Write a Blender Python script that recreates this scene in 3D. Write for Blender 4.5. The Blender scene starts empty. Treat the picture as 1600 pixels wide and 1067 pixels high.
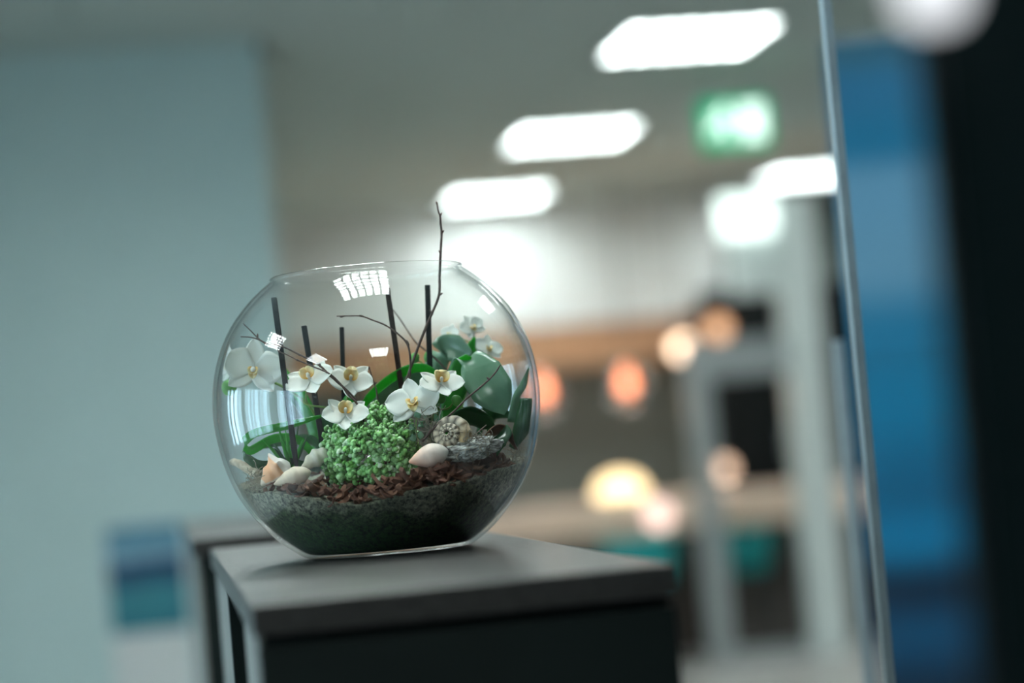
import bpy, bmesh, math, random
from mathutils import Vector, Matrix, noise

scene = bpy.context.scene
col = scene.collection
rnd = random.Random(7)
V = Vector

# ------------------------------------------------------------------ camera
FPX = 80 / 36 * 1600
YAW, PITCH, ROLL = math.radians(9.1), math.radians(2.58), math.radians(5.0)
CAM = V((0, 0, 1.2))
RT = V((math.cos(YAW), -math.sin(YAW), 0))
HD = V((math.sin(YAW), math.cos(YAW), 0))
UPZ = V((0, 0, 1))
FW = math.cos(PITCH) * HD + math.sin(PITCH) * UPZ
CU = -math.sin(PITCH) * HD + math.cos(PITCH) * UPZ
ix = math.cos(ROLL) * RT - math.sin(ROLL) * CU
iy = math.sin(ROLL) * RT + math.cos(ROLL) * CU
cd = bpy.data.cameras.new('camera')
cam = bpy.data.objects.new('camera', cd)
col.objects.link(cam)
m = Matrix((ix, iy, -FW)).transposed().to_4x4()
m.translation = CAM
cam.matrix_world = m
cd.lens = 80
cd.sensor_width = 36
cd.clip_start = 0.02
cd.clip_end = 200
cd.dof.use_dof = True
cd.dof.focus_distance = 2.015
cd.dof.aperture_fstop = 2.1
scene.camera = cam

# ------------------------------------------------------------------ world, light, exposure
world = bpy.data.worlds.new('overcast_sky')
scene.world = world
world.use_nodes = True
world.node_tree.nodes['Background'].inputs[0].default_value = (0.62, 0.82, 1.0, 1)
world.node_tree.nodes['Background'].inputs[1].default_value = 1.0
vs = scene.view_settings
vs.view_transform = 'Standard'
vs.look = 'None'
vs.gamma = 1
vs.use_curve_mapping = False
vs.exposure = 1.4
scene.cycles.transparent_max_bounces = 24
scene.cycles.max_bounces = 8
scene.cycles.sample_clamp_indirect = 8

WINX = -2.6
WINS = [(0.15, 1.45), (1.75, 3.05), (3.35, 4.65)]      # daylight windows in the side wall (Y ranges)
for y0, y1 in WINS:
    ld = bpy.data.lights.new('daylight', 'AREA')
    ld.shape = 'RECTANGLE'
    ld.size = 1.15
    ld.size_y = y1 - y0
    ld.energy = 18
    ld.color = (0.52, 0.82, 1.0)
    lo = bpy.data.objects.new('daylight', ld)
    col.objects.link(lo)
    lo.location = (WINX - 0.25, (y0 + y1) / 2, 1.25)
    lo.rotation_euler = (0, -math.pi / 2, 0)
LUM = 17.0     # luminaire emission

# ------------------------------------------------------------------ helpers
def unroll(x, y):
    dx, dy = x - 800, y - 533.5
    return (dx * math.cos(ROLL) - dy * math.sin(ROLL), dx * math.sin(ROLL) + dy * math.cos(ROLL))
BD = 2.083                    # distance of the bowl's axis
S = 0.30 / 512                # metres per unit inside the bowl
def G(x, y, w=0.0):
    u, v = unroll(x, y)
    return CAM + (BD - w * S) * (FW + u / FPX * RT - v / FPX * CU)
def D3(a, b, c):              # right, up, towards the viewer's side of the bowl
    return (a * RT + b * UPZ - c * HD).normalized()

def tag(o, label=None, cat=None, group=None, kind=None):
    if label: o['label'] = label
    if cat: o['category'] = cat
    if group: o['group'] = group
    if kind: o['kind'] = kind
    return o
def empty(name, loc, label=None, cat=None, group=None):
    o = bpy.data.objects.new(name, None)
    o.location = loc
    o.empty_display_size = 0.02
    col.objects.link(o)
    return tag(o, label, cat, group)
def wloc(o):
    p = V(o.location)
    while o.parent:
        o = o.parent
        p = p + V(o.location)
    return p
def mesh(name, verts, faces, mat, parent=None, smooth=False, cols=None, origin=None):
    """verts in world coordinates; the origin goes to the parent's or to the foot of the mesh"""
    verts = [V(v) for v in verts]
    if parent is not None:
        o0 = wloc(parent); loc = V((0, 0, 0))
    else:
        if origin is None:
            xs = [v.x for v in verts]; ys = [v.y for v in verts]; zs = [v.z for v in verts]
            origin = V(((min(xs) + max(xs)) / 2, (min(ys) + max(ys)) / 2, min(zs)))
        o0 = V(origin); loc = o0
    me = bpy.data.meshes.new(name)
    me.from_pydata([tuple(v - o0) for v in verts], [], faces)
    if cols:
        at = me.color_attributes.new('tint', 'FLOAT_COLOR', 'POINT')
        for i, c in enumerate(cols):
            at.data[i].color = (c[0], c[1], c[2], 1)
    if smooth:
        me.polygons.foreach_set('use_smooth', [True] * len(me.polygons))
    me.materials.append(mat)
    me.update()
    o = bpy.data.objects.new(name, me)
    o.location = loc
    col.objects.link(o)
    if parent is not None:
        o.parent = parent
    return o
def fixn(o):
    bm = bmesh.new(); bm.from_mesh(o.data)
    bmesh.ops.recalc_face_normals(bm, faces=bm.faces)
    bm.to_mesh(o.data); bm.free()
    return o
def bevel(o, w, seg=2):
    md = o.modifiers.new('bevel', 'BEVEL'); md.width = w; md.segments = seg; md.limit_method = 'ANGLE'
    return o
def solid(o, t, off=0):
    md = o.modifiers.new('thick', 'SOLIDIFY'); md.thickness = t; md.offset = off
    return o
class MB:
    def __init__(s): s.v = []; s.f = []; s.c = []
    def add(s, v, f, c=None):
        n = len(s.v); s.v += [V(p) for p in v]; s.f += [tuple(i + n for i in q) for q in f]
        if c is not None: s.c += c
        return s
    def box(s, x0, x1, y0, y1, z0, z1):
        v = [(x, y, z) for z in (z0, z1) for y in (y0, y1) for x in (x0, x1)]
        return s.add(v, [(0, 2, 3, 1), (4, 5, 7, 6), (0, 1, 5, 4), (2, 6, 7, 3), (0, 4, 6, 2), (1, 3, 7, 5)])
    def lathe(s, prof, c, n=32, axis=None):
        c = V(c); v = []; f = []
        if axis is None: e1, e2, e3 = V((1, 0, 0)), V((0, 1, 0)), V((0, 0, 1))
        else:
            e3 = V(axis).normalized(); e1 = e3.orthogonal().normalized(); e2 = e3.cross(e1)
        for r, z in prof:
            for k in range(n):
                a = 2 * math.pi * k / n
                v.append(c + e1 * (r * math.cos(a)) + e2 * (r * math.sin(a)) + e3 * z)
        for i in range(len(prof) - 1):
            for k in range(n):
                k2 = (k + 1) % n
                f.append((i * n + k, i * n + k2, (i + 1) * n + k2, (i + 1) * n + k))
        if prof[0][0] > 1e-6: f.append(tuple(range(n - 1, -1, -1)))
        if prof[-1][0] > 1e-6: f.append(tuple((len(prof) - 1) * n + k for k in range(n)))
        return s.add(v, f)
    def tube(s, pts, radii, n=6, caps=True):
        pts = [V(p) for p in pts]
        if not hasattr(radii, '__len__'): radii = [radii] * len(pts)
        v = []; f = []
        t0 = (pts[1] - pts[0]).normalized(); e1 = t0.orthogonal().normalized()
        for i, p in enumerate(pts):
            t = (pts[min(i + 1, len(pts) - 1)] - pts[max(i - 1, 0)]).normalized()
            e1 = (e1 - t * e1.dot(t)).normalized(); e2 = t.cross(e1)
            for k in range(n):
                a = 2 * math.pi * k / n
                v.append(p + (e1 * math.cos(a) + e2 * math.sin(a)) * radii[i])
        for i in range(len(pts) - 1):
            for k in range(n):
                k2 = (k + 1) % n
                f.append((i * n + k, i * n + k2, (i + 1) * n + k2, (i + 1) * n + k))
        if caps:
            f.append(tuple(range(n - 1, -1, -1))); f.append(tuple((len(pts) - 1) * n + k for k in range(n)))
        return s.add(v, f)
    def build(s, name, mat, parent=None, smooth=False, origin=None):
        return mesh(name, s.v, s.f, mat, parent, smooth, s.c or None, origin)
def box(name, x0, x1, y0, y1, z0, z1, mat, parent=None, bev=0):
    o = MB().box(x0, x1, y0, y1, z0, z1).build(name, mat, parent)
    if bev: bevel(o, bev)
    return o
def spline(pts, sub=6):
    pts = [V(p) for p in pts]; out = []
    P = [pts[0] * 2 - pts[1]] + pts + [pts[-1] * 2 - pts[-2]]
    for i in range(1, len(P) - 2):
        for k in range(sub):
            t = k / sub
            a, b, c, d = P[i - 1], P[i], P[i + 1], P[i + 2]
            out.append(0.5 * ((2 * b) + (c - a) * t + (2 * a - 5 * b + 4 * c - d) * t * t + (3 * b - a - 3 * c + d) * t ** 3))
    out.append(pts[-1])
    return out
def lerp1(vals, n):
    out = []
    for i in range(n):
        t = i / (n - 1) * (len(vals) - 1); k = min(int(t), len(vals) - 2)
        out.append(vals[k] + (vals[k + 1] - vals[k]) * (t - k))
    return out
def copytree(o, parent=None):
    c = o.copy(); col.objects.link(c); c.parent = parent
    for ch in list(o.children):
        copytree(ch, c)
    return c

# ------------------------------------------------------------------ materials
def newmat(name):
    mt = bpy.data.materials.new(name); mt.use_nodes = True
    return mt, mt.node_tree.nodes, mt.node_tree.links
def pmat(name, c, rough=0.5, c2=None, scale=20, spec=0.5, metal=0, bump=0, stretch=None, detail=4, coat=0):
    mt, N, L = newmat(name); b = N['Principled BSDF']
    b.inputs['Roughness'].default_value = rough
    b.inputs['Metallic'].default_value = metal
    b.inputs['Specular IOR Level'].default_value = spec
    b.inputs['Coat Weight'].default_value = coat
    b.inputs['Base Color'].default_value = (*c, 1)
    tc = N.new('ShaderNodeTexCoord'); mp = N.new('ShaderNodeMapping'); nz = N.new('ShaderNodeTexNoise')
    L.new(tc.outputs['Object'], mp.inputs[0]); L.new(mp.outputs[0], nz.inputs['Vector'])
    if stretch: mp.inputs['Scale'].default_value = stretch
    nz.inputs['Scale'].default_value = scale; nz.inputs['Detail'].default_value = detail
    rp = N.new('ShaderNodeValToRGB')
    c2 = c2 or tuple(x * 0.88 for x in c)
    rp.color_ramp.elements[0].color = (*c, 1); rp.color_ramp.elements[0].position = 0.35
    rp.color_ramp.elements[1].color = (*c2, 1); rp.color_ramp.elements[1].position = 0.65
    L.new(nz.outputs['Fac'], rp.inputs[0]); L.new(rp.outputs[0], b.inputs['Base Color'])
    if bump:
        bp = N.new('ShaderNodeBump'); bp.inputs['Strength'].default_value = bump; bp.inputs['Distance'].default_value = 0.002
        L.new(nz.outputs['Fac'], bp.inputs['Height']); L.new(bp.outputs[0], b.inputs['Normal'])
    return mt
def leafmat(name, c, c2, rough=0.3, trans=0.35, tc_=None, scale=60):
    mt = pmat(name, c, rough, c2, scale)
    N, L = mt.node_tree.nodes, mt.node_tree.links
    b = N['Principled BSDF']; out = N['Material Output']
    tr = N.new('ShaderNodeBsdfTranslucent'); tr.inputs[0].default_value = (*(tc_ or c), 1)
    mx = N.new('ShaderNodeMixShader'); mx.inputs[0].default_value = trans
    L.new(b.outputs[0], mx.inputs[1]); L.new(tr.outputs[0], mx.inputs[2]); L.new(mx.outputs[0], out.inputs['Surface'])
    return mt
def tintmat(name, rough=0.5, trans=0.0, spec=0.5, bump=0, scale=300):
    mt, N, L = newmat(name); b = N['Principled BSDF']; b.inputs['Roughness'].default_value = rough
    b.inputs['Specular IOR Level'].default_value = spec
    a = N.new('ShaderNodeAttribute'); a.attribute_name = 'tint'
    L.new(a.outputs['Color'], b.inputs['Base Color'])
    if bump:
        nz = N.new('ShaderNodeTexNoise'); nz.inputs['Scale'].default_value = scale
        bp = N.new('ShaderNodeBump'); bp.inputs['Strength'].default_value = bump; bp.inputs['Distance'].default_value = 0.001
        L.new(nz.outputs['Fac'], bp.inputs['Height']); L.new(bp.outputs[0], b.inputs['Normal'])
    if trans:
        tr = N.new('ShaderNodeBsdfTranslucent'); L.new(a.outputs['Color'], tr.inputs[0])
        mx = N.new('ShaderNodeMixShader'); mx.inputs[0].default_value = trans
        L.new(b.outputs[0], mx.inputs[1]); L.new(tr.outputs[0], mx.inputs[2]); L.new(mx.outputs[0], N['Material Output'].inputs['Surface'])
    return mt
def emit(name, c, st):
    mt, N, L = newmat(name); N.remove(N['Principled BSDF'])
    e = N.new('ShaderNodeEmission'); e.inputs[0].default_value = (*c, 1); e.inputs[1].default_value = st
    L.new(e.outputs[0], N['Material Output'].inputs['Surface'])
    return mt
def thinglass(name, tint=(0.985, 0.995, 0.99), f0=0.04, rough=0.0, gain=1.0):
    """clear sheet glass: passes light straight through, mirrors it by Schlick's Fresnel law"""
    mt, N, L = newmat(name); N.remove(N['Principled BSDF'])
    g = N.new('ShaderNodeNewGeometry')
    dt = N.new('ShaderNodeVectorMath'); dt.operation = 'DOT_PRODUCT'
    L.new(g.outputs['Normal'], dt.inputs[0]); L.new(g.outputs['Incoming'], dt.inputs[1])
    ab = N.new('ShaderNodeMath'); ab.operation = 'ABSOLUTE'; L.new(dt.outputs['Value'], ab.inputs[0])
    om = N.new('ShaderNodeMath'); om.operation = 'SUBTRACT'; om.inputs[0].default_value = 1; L.new(ab.outputs[0], om.inputs[1])
    pw = N.new('ShaderNodeMath'); pw.operation = 'POWER'; pw.inputs[1].default_value = 5; L.new(om.outputs[0], pw.inputs[0])
    ma = N.new('ShaderNodeMath'); ma.operation = 'MULTIPLY_ADD'; ma.inputs[1].default_value = (1 - f0) * gain; ma.inputs[2].default_value = f0
    L.new(pw.outputs[0], ma.inputs[0])
    t = N.new('ShaderNodeBsdfTransparent'); t.inputs[0].default_value = (*tint, 1)
    gl = N.new('ShaderNodeBsdfGlossy'); gl.inputs['Roughness'].default_value = rough
    mx = N.new('ShaderNodeMixShader')
    L.new(ma.outputs[0], mx.inputs[0]); L.new(t.outputs[0], mx.inputs[1]); L.new(gl.outputs[0], mx.inputs[2])
    L.new(mx.outputs[0], N['Material Output'].inputs['Surface'])
    return mt

M = {}
M['wall'] = pmat('wall_paint', (0.56, 0.71, 0.71), 0.7, (0.54, 0.69, 0.69), 3)
M['white'] = pmat('white_paint', (0.74, 0.76, 0.76), 0.6, (0.71, 0.73, 0.73), 3)
M['ceil'] = pmat('ceiling_panel', (0.50, 0.57, 0.545), 0.8, (0.47, 0.54, 0.515), 40)
M['ceilgap'] = pmat('ceiling_void', (0.10, 0.10, 0.10), 0.9)
M['floor'] = pmat('floor_vinyl', (0.38, 0.37, 0.36), 0.35, (0.33, 0.32, 0.31), 8)
M['darkwall'] = pmat('dark_wall', (0.17, 0.20, 0.19), 0.6, (0.15, 0.18, 0.17), 3)
M['rearwall'] = pmat('rear_wall', (0.10, 0.12, 0.12), 0.7)
M['wood'] = pmat('warm_wood', (0.50, 0.28, 0.16), 0.45, (0.42, 0.23, 0.13), 6, stretch=(1, 1, 12))
M['peach'] = pmat('pale_wood', (0.90, 0.66, 0.53), 0.3, (0.84, 0.60, 0.47), 5, stretch=(1, 6, 6))
M['brown'] = pmat('dark_brown', (0.05, 0.036, 0.030), 0.5)
M['teal'] = pmat('teal_fabric', (0.0, 0.36, 0.37), 0.7, (0.0, 0.30, 0.31), 60)
M['black'] = pmat('black_lacquer', (0.004, 0.006, 0.007), 0.5, (0.003, 0.005, 0.006), 5, spec=0.2)
M['alu'] = pmat('aluminium', (0.27, 0.34, 0.38), 0.5, (0.23, 0.29, 0.33), 40, metal=0.3)
M['frame'] = pmat('frame_white', (0.82, 0.88, 0.87), 0.4)
M['stile'] = pmat('frame_grey', (0.40, 0.43, 0.44), 0.4)
M['cab'] = pmat('dark_oak', (0.040, 0.037, 0.035), 0.34, (0.022, 0.020, 0.019), 14, stretch=(10, 1, 10), bump=0.15)
M['cabside'] = pmat('pale_edge', (0.17, 0.17, 0.155), 0.5)
M['cabfront'] = pmat('black_green_front', (0.003, 0.008, 0.007), 0.6, (0.002, 0.006, 0.005), 10, spec=0.25)
M['glass'] = thinglass('bowl_glass', f0=0.035)
M['pane'] = thinglass('window_glass', (0.97, 0.98, 0.98))
M['lum'] = emit('luminaire_light', (0.90, 1.0, 0.97), LUM)

# ------------------------------------------------------------------ the setting
CE = 2.70
tag(box('floor', WINX - 0.2, 6.6, -3.2, 14.8, -0.05, 0, M['floor']), 'grey vinyl floor of the office', kind='structure')
ceil = tag(box('ceiling', WINX - 0.2, 6.6, -3.2, 14.8, CE + 0.02, CE + 0.12, M['ceilgap']), 'grey panelled office ceiling', kind='structure')
PX, PY, LX, LY = 0.6633, 0.6325, 2.157, 8.518
lum_xy = [(LX, LY), (LX, LY + 2.53), (LX, LY + 5.06), (LX + 1.99, LY + 5.06), (LX + 1.99, LY + 2.53),
          (LX + 1.99, LY), (LX, LY - 2.53), (LX, LY - 5.06), (LX - 3 * PX, LY - 2.53), (LX - 3 * PX, LY - 5.06),
          (LX - 3 * PX, LY - 14 * 0.6325), (LX - 3 * PX, LY - 10 * 0.6325),  # second one unseen, added right above the bowl to brighten its contents
          (LX - 6 * 0.6633, LY - 10 * 0.6325), (LX - 6 * 0.6633, LY - 13 * 0.6325)]  # unseen pair added on the left to brighten the bowl's contents
cells = set()
for x, y in lum_xy:
    cells.add((round((x - LX) / PX), round((y - LY) / PY)))
pm = None
for i in range(-7, 7):
    for j in range(-18, 10):
        cx, cy = LX + i * PX, LY + j * PY
        near = cy < 7.0
        if near or (i, j) in cells: continue
        if cx < -0.9 or cx > 6.2 or cy > 14.3 or (cy > 8.0 - PY / 2 + 0.1 and cx < 0.47): continue
        if pm is None:
            o = MB().box(cx - PX / 2 + 0.004, cx + PX / 2 - 0.004, cy - PY / 2 + 0.004, cy + PY / 2 - 0.004, CE, CE + 0.02).build('ceiling_panel', M['ceil'], None, origin=(cx, cy, CE))
            pm = o
        else:
            o = bpy.data.objects.new('ceiling_panel', pm.data); col.objects.link(o); o.location = (cx, cy, CE)
        o.parent = ceil
        o.location = V((cx, cy, CE)) - V(ceil.location)
# the ceiling over the rest of the room, outside the tiled bay
mb = MB()
mb.box(WINX, 6.4, -3.0, LY - 15.5 * PY, CE, CE + 0.02)
rest = []
y0 = LY - 12 * PY - PY / 2
for j in range(-15, -2):
    cy = LY + j * PY
    xs = sorted([LX + i * PX for (i, jj) in cells if jj == j])
    x = WINX
    for c in xs + [99]:
        x1 = min(c - PX / 2, 6.4)
        if x1 > x: mb.box(x, x1, cy - PY / 2, cy + PY / 2, CE, CE + 0.02)
        x = c + PX / 2
mb.box(WINX, 0.4985, LY - PY * 1.5, 8.03, CE, CE + 0.02).box(WINX, -0.82, LY - PY * 2.5, LY - PY * 1.5, CE, CE + 0.02)
o = mb.build('near_panel', M['ceil'], ceil)

# walls
tag(MB().box(WINX, 0.47, 8.03, 8.25, 0, CE).box(0.25, 0.47, 8.25, 14.6, 0, CE).build('wall_left', M['wall']), 'pale teal partition wall ending in a corner', kind='structure')
tag(box('wall_back', 0.2, 6.4, 14.6, 14.8, 0, CE, M['darkwall']), 'dark grey wall behind the cafe counter', kind='structure')
tag(box('wall_right', 6.4, 6.6, -3, 14.6, 0, CE, M['rearwall']), 'dark side wall', kind='structure')
tag(box('wall_rear', WINX, 6.4, -3.2, -3.0, 0, CE, M['rearwall']), 'dark wall at the rear of the room', kind='structure')
mb = MB()
z0, z1 = 0.68, 1.82
mb.box(WINX - 0.2, WINX, -3, 8.3, 0, z0).box(WINX - 0.2, WINX, -3, 8.3, z1, CE)
prev = -3
for a, b in WINS + [(8.3, 9)]:
    mb.box(WINX - 0.2, WINX, prev, a, z0, z1); prev = b
tag(mb.build('wall_window', M['white']), 'white side wall with windows', kind='structure')
for n, (a, b) in enumerate(WINS):
    mb = MB()
    for yy in (a, a + (b - a) / 3 - 0.02, a + 2 * (b - a) / 3 - 0.02, b - 0.05):
        mb.box(WINX - 0.12, WINX - 0.06, yy - 0.02, yy + 0.09, z0, z1)
    mb.box(WINX - 0.12, WINX - 0.06, a, b, z0, z0 + 0.05).box(WINX - 0.12, WINX - 0.06, a, b, z1 - 0.05, z1)
    w = tag(mb.build('window_%d' % (n + 1), M['frame']), 'daylight window in the side wall', kind='structure')
    box('pane', WINX - 0.10, WINX - 0.09, a + 0.02, b - 0.02, z0 + 0.02, z1 - 0.02, M['pane'], w)

# bulkhead above the cafe, wood fascia under it
tag(box('trim_1', 0.47, 3.66, 14.15, 14.6, 1.93, CE, M['white']), 'white bulkhead over the cafe bar', kind='structure')
tag(box('trim_2', 0.47, 3.52, 14.17, 14.6, 1.66, 1.93, M['wood']), 'warm brown wooden fascia under the white bulkhead', kind='structure')

# ------------------------------------------------------------------ luminaires
def luminaire(x, y):
    t = empty('ceiling_light', (x, y, CE), 'square louvred ceiling light', 'ceiling light', 'square louvred ceiling lights')
    h = 0.30
    fr = MB()
    fr.box(x - h, x + h, y - h, y - h + 0.02, CE - 0.004, CE + 0.018).box(x - h, x + h, y + h - 0.02, y + h, CE - 0.004, CE + 0.018)
    fr.box(x - h, x - h + 0.02, y - h + 0.02, y + h - 0.02, CE - 0.004, CE + 0.018).box(x + h - 0.02, x + h, y - h + 0.02, y + h - 0.02, CE - 0.004, CE + 0.018)
    fr.build('frame', M['white'], t)
    box('diffuser', x - h + 0.02, x + h - 0.02, y - h + 0.02, y + h - 0.02, CE + 0.012, CE + 0.017, M['lum'], t)
    lv = MB()
    for k in range(1, 6):
        q = -h + 0.02 + k * (2 * h - 0.04) / 6
        lv.box(x + q - 0.014, x + q + 0.014, y - h + 0.02, y + h - 0.02, CE - 0.002, CE + 0.012)
        lv.box(x - h + 0.02, x + h - 0.02, y + q - 0.014, y + q + 0.014, CE - 0.003, CE + 0.0115)
    lv.build('louvre', M['white'], t)
    return t
L0 = luminaire(*lum_xy[0])
lum_lab = ['square ceiling light left of the green exit sign, largest of the row of three', 'square ceiling light in the middle of the row of three',
           'square ceiling light farthest down the row of three, above the twig tip', 'square ceiling light beside the blue banner, cut off by its glass edge',
           ]
for i, (x, y) in enumerate(lum_xy):
    o = L0 if i == 0 else copytree(L0)
    o.location = (x, y, CE)
    if i < 4:
        o['label'] = lum_lab[i]
        o['group'] = 'ceiling lights over the far room'
    else:
        o['label'] = 'square louvred ceiling light outside the picture'  # shared by the room's own lights and those added to brighten the bowl
        o['group'] = 'ceiling lights outside the picture'
M['print_green'] = emit('sign_green', (0.0, 0.50, 0.22), 0.42)
M['print_white'] = emit('sign_white', (0.78, 1.0, 0.9), 0.9)
M['sign_pale'] = emit('sign_pale', (0.82, 1.0, 0.93), 0.9)
def sign(cx, cy, cz, w, h, label, pale=False):
    t = empty('exit_sign', (cx, cy, cz - h / 2), label, 'sign')
    b = MB().box(cx - w / 2, cx + w / 2, cy, cy + 0.05, cz - h / 2, cz + h / 2).build('light_box', M['sign_pale'] if pale else M['print_green'], t)
    for sx in (-0.3, 0.3):
        MB().tube([(cx + sx * w, cy + 0.025, cz + h / 2), (cx + sx * w, cy + 0.025, CE)], 0.004).build('hanger', M['alu'], t)
    yy = cy - 0.004
    def plate(name, poly, mat):
        n = len(poly)
        v = [(cx + px * w, yy, cz + pz * h) for px, pz in poly] + [(cx + px * w, cy, cz + pz * h) for px, pz in poly]
        f = [tuple(range(n)), tuple(range(2 * n - 1, n - 1, -1))] + [(i, n + i, n + (i + 1) % n, (i + 1) % n) for i in range(n)]
        fixn(mesh(name, v, f, mat, t))
    wm = M['print_white'] if not pale else M['print_green']
    if not pale:
        # running figure, door leaf
        plate('figure_head', [(-0.17 + 0.055 * math.cos(a * 0.785), 0.30 + 0.08 * math.sin(a * 0.785)) for a in range(8)], wm)
        plate('figure_body', [(-0.27, 0.20), (-0.10, 0.22), (-0.02, 0.06), (-0.06, 0.02), (-0.12, 0.10), (-0.16, -0.02), (-0.08, -0.14), (-0.12, -0.36), (-0.18, -0.36),
                              (-0.17, -0.18), (-0.26, -0.08), (-0.32, -0.22), (-0.44, -0.22), (-0.44, -0.14), (-0.36, -0.12), (-0.28, 0.08), (-0.34, 0.04), (-0.38, -0.02), (-0.42, 0.02)], wm)
        plate('door_symbol', [(0.08, -0.36), (0.40, -0.36), (0.40, 0.36), (0.08, 0.36)], wm)
    else:
        plate('door_symbol', [(-0.1, -0.3), (0.1, -0.3), (0.1, 0.3), (-0.1, 0.3)], M['print_white'])
    return t
sign(2.494, 9.174, 2.455, 0.285, 0.195, 'green lit exit sign with white running figure, hung from the ceiling')
sign(3.06, 11.22, 2.26, 0.28, 0.20, 'small pale mint lit sign above the white door frame', True)

# ------------------------------------------------------------------ wall poster
def postermat():
    mt, N, L = newmat('poster_print'); b = N['Principled BSDF']; b.inputs['Roughness'].default_value = 0.4
    tc = N.new('ShaderNodeTexCoord'); sx = N.new('ShaderNodeSeparateXYZ'); L.new(tc.outputs['Generated'], sx.inputs[0])
    nz = N.new('ShaderNodeTexNoise'); nz.inputs['Scale'].default_value = 3.2; L.new(tc.outputs['Generated'], nz.inputs['Vector'])
    ad = N.new('ShaderNodeMath'); ad.operation = 'MULTIPLY_ADD'; ad.inputs[1].default_value = 0.22; L.new(nz.outputs['Fac'], ad.inputs[0]); L.new(sx.outputs['Z'], ad.inputs[2])
    rp = N.new('ShaderNodeValToRGB'); e = rp.color_ramp.elements
    e[0].position = 0.12; e[0].color = (0.02, 0.19, 0.25, 1); e[1].position = 0.50; e[1].color = (0.05, 0.26, 0.32, 1)
    for p, c in ((0.58, (0.01, 0.07, 0.15)), (0.74, (0.005, 0.05, 0.13)), (0.82, (0.22, 0.40, 0.52)), (0.98, (0.20, 0.38, 0.50)), (1.06, (0.06, 0.24, 0.36))):
        k = e.new(min(p, 1)); k.color = (*c, 1)
    L.new(ad.outputs[0], rp.inputs[0]); L.new(rp.outputs[0], b.inputs['Base Color'])
    return mt
pt = empty('wall_poster', (-0.065, 8.02, 0.35), 'blue landscape poster with white lower half on the pale teal wall', 'poster')
box('sheet', -0.20, 0.075, 8.022, 8.029, 0.35, 1.035, M['white'], pt)
box('picture', -0.195, 0.070, 8.018, 8.022, 0.665, 1.03, postermat(), pt)

# ------------------------------------------------------------------ cafe bar far behind
ct = empty('bar_counter', (2.2, 12.1, 0), 'long bar counter with pale peach wooden top and dark front', 'counter')
box('worktop', 0.75, 3.85, 11.8, 12.5, 0.66, 0.845, M['peach'], ct, 0.01)
box('front_panel', 0.80, 3.80, 11.95, 12.0, 0.0, 0.66, M['brown'], ct)
box('plinth', 0.80, 3.80, 12.02, 12.4, 0.0, 0.658, M['brown'], ct)
def stool(x, y, label):
    t = empty('bar_stool', (x, y, 0), label, 'stool', 'teal stools at the bar counter')
    z = 0.44
    MB().lathe([(0.0, z), (0.155, z), (0.175, z + 0.02), (0.175, z + 0.05), (0.15, z + 0.075), (0.0, z + 0.08)], (x, y, 0), 28).build('seat', M['teal'], t, True)
    mb = MB(); v = []; f = []
    n = 16
    for i in range(n + 1):
        a = math.pi + math.pi * i / n
        for r, zz in ((0.165, z + 0.06), (0.185, z + 0.06), (0.195, z + 0.22), (0.175, z + 0.22)):
            v.append((x + r * math.cos(a), y + r * math.sin(a), zz))
    for i in range(n):
        for k in range(4):
            f.append((i * 4 + k, i * 4 + (k + 1) % 4, i * 4 + 4 + (k + 1) % 4, i * 4 + 4 + k))
    f += [(0, 1, 2, 3), (n * 4 + 3, n * 4 + 2, n * 4 + 1, n * 4)]
    fixn(mesh('backrest', v, f, M['teal'], t, True))
    for sx in (-1, 1):
        for sy in (-1, 1):
            MB().tube([(x + sx * 0.17, y + sy * 0.17, 0), (x + sx * 0.10, y + sy * 0.10, z)], 0.012, 8).build('leg', M['black'], t)
    return t
stool(2.40, 11.5, 'teal upholstered stool partly hidden by the dark oak sideboard')
stool(2.93, 11.55, 'teal upholstered stool behind the grey door stile')

M['shade'] = thinglass('smoked_glass', (0.75, 0.84, 0.88), 0.10)
M['bulb'] = emit('orange_bulb', (1.0, 0.24, 0.09), 4.6)
M['cream'] = emit('cream_shade', (1.0, 0.74, 0.40), 1.25)
M['cream2'] = emit('cream_globe', (1.0, 0.72, 0.50), 2.2)
def glow(t, p, watts, c):
    ld = bpy.data.lights.new('lamp_light', 'POINT'); ld.energy = watts; ld.color = c; ld.shadow_soft_size = 0.04
    lo = bpy.data.objects.new('lamp_light', ld); col.objects.link(lo); lo.parent = t; lo.location = p - V(t.location)
def pendant(x, y, z, label):
    t = empty('pendant_lamp', (x, y, z - 0.09), label, 'pendant lamp', 'orange pendant lamps over the bar')
    MB().tube([(x, y, z + 0.11), (x, y, CE)], 0.004).build('cord', M['black'], t)
    MB().lathe([(0.0, 0.135), (0.02, 0.13), (0.022, 0.10), (0.0, 0.10)], (x, y, z), 16).build('socket', M['alu'], t, True)
    MB().lathe([(0.022, 0.11), (0.07, 0.095), (0.115, 0.05), (0.135, -0.01), (0.125, -0.08), (0.10, -0.13), (0.096, -0.13), (0.12, -0.08), (0.13, -0.01), (0.11, 0.046), (0.066, 0.09), (0.022, 0.105)], (x, y, z), 32).build('glass_shade', M['shade'], t, True)
    MB().lathe([(0.0, -0.04), (0.025, -0.033), (0.04, -0.012), (0.042, 0.004), (0.034, 0.03), (0.018, 0.06), (0.016, 0.10), (0.0, 0.10)], (x, y, z), 24).build('bulb', M['bulb'], t, True)
    glow(t, V((x, y, z - 0.15)), 1.6, (1.0, 0.70, 0.50))
    return t
pendant(2.737, 13.0, 1.484, 'orange glowing pendant lamp in grey glass, hanging clear of the bowl')
pendant(2.235, 13.0, 1.484, 'orange glowing pendant lamp half hidden behind the edge of the bowl')
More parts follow.
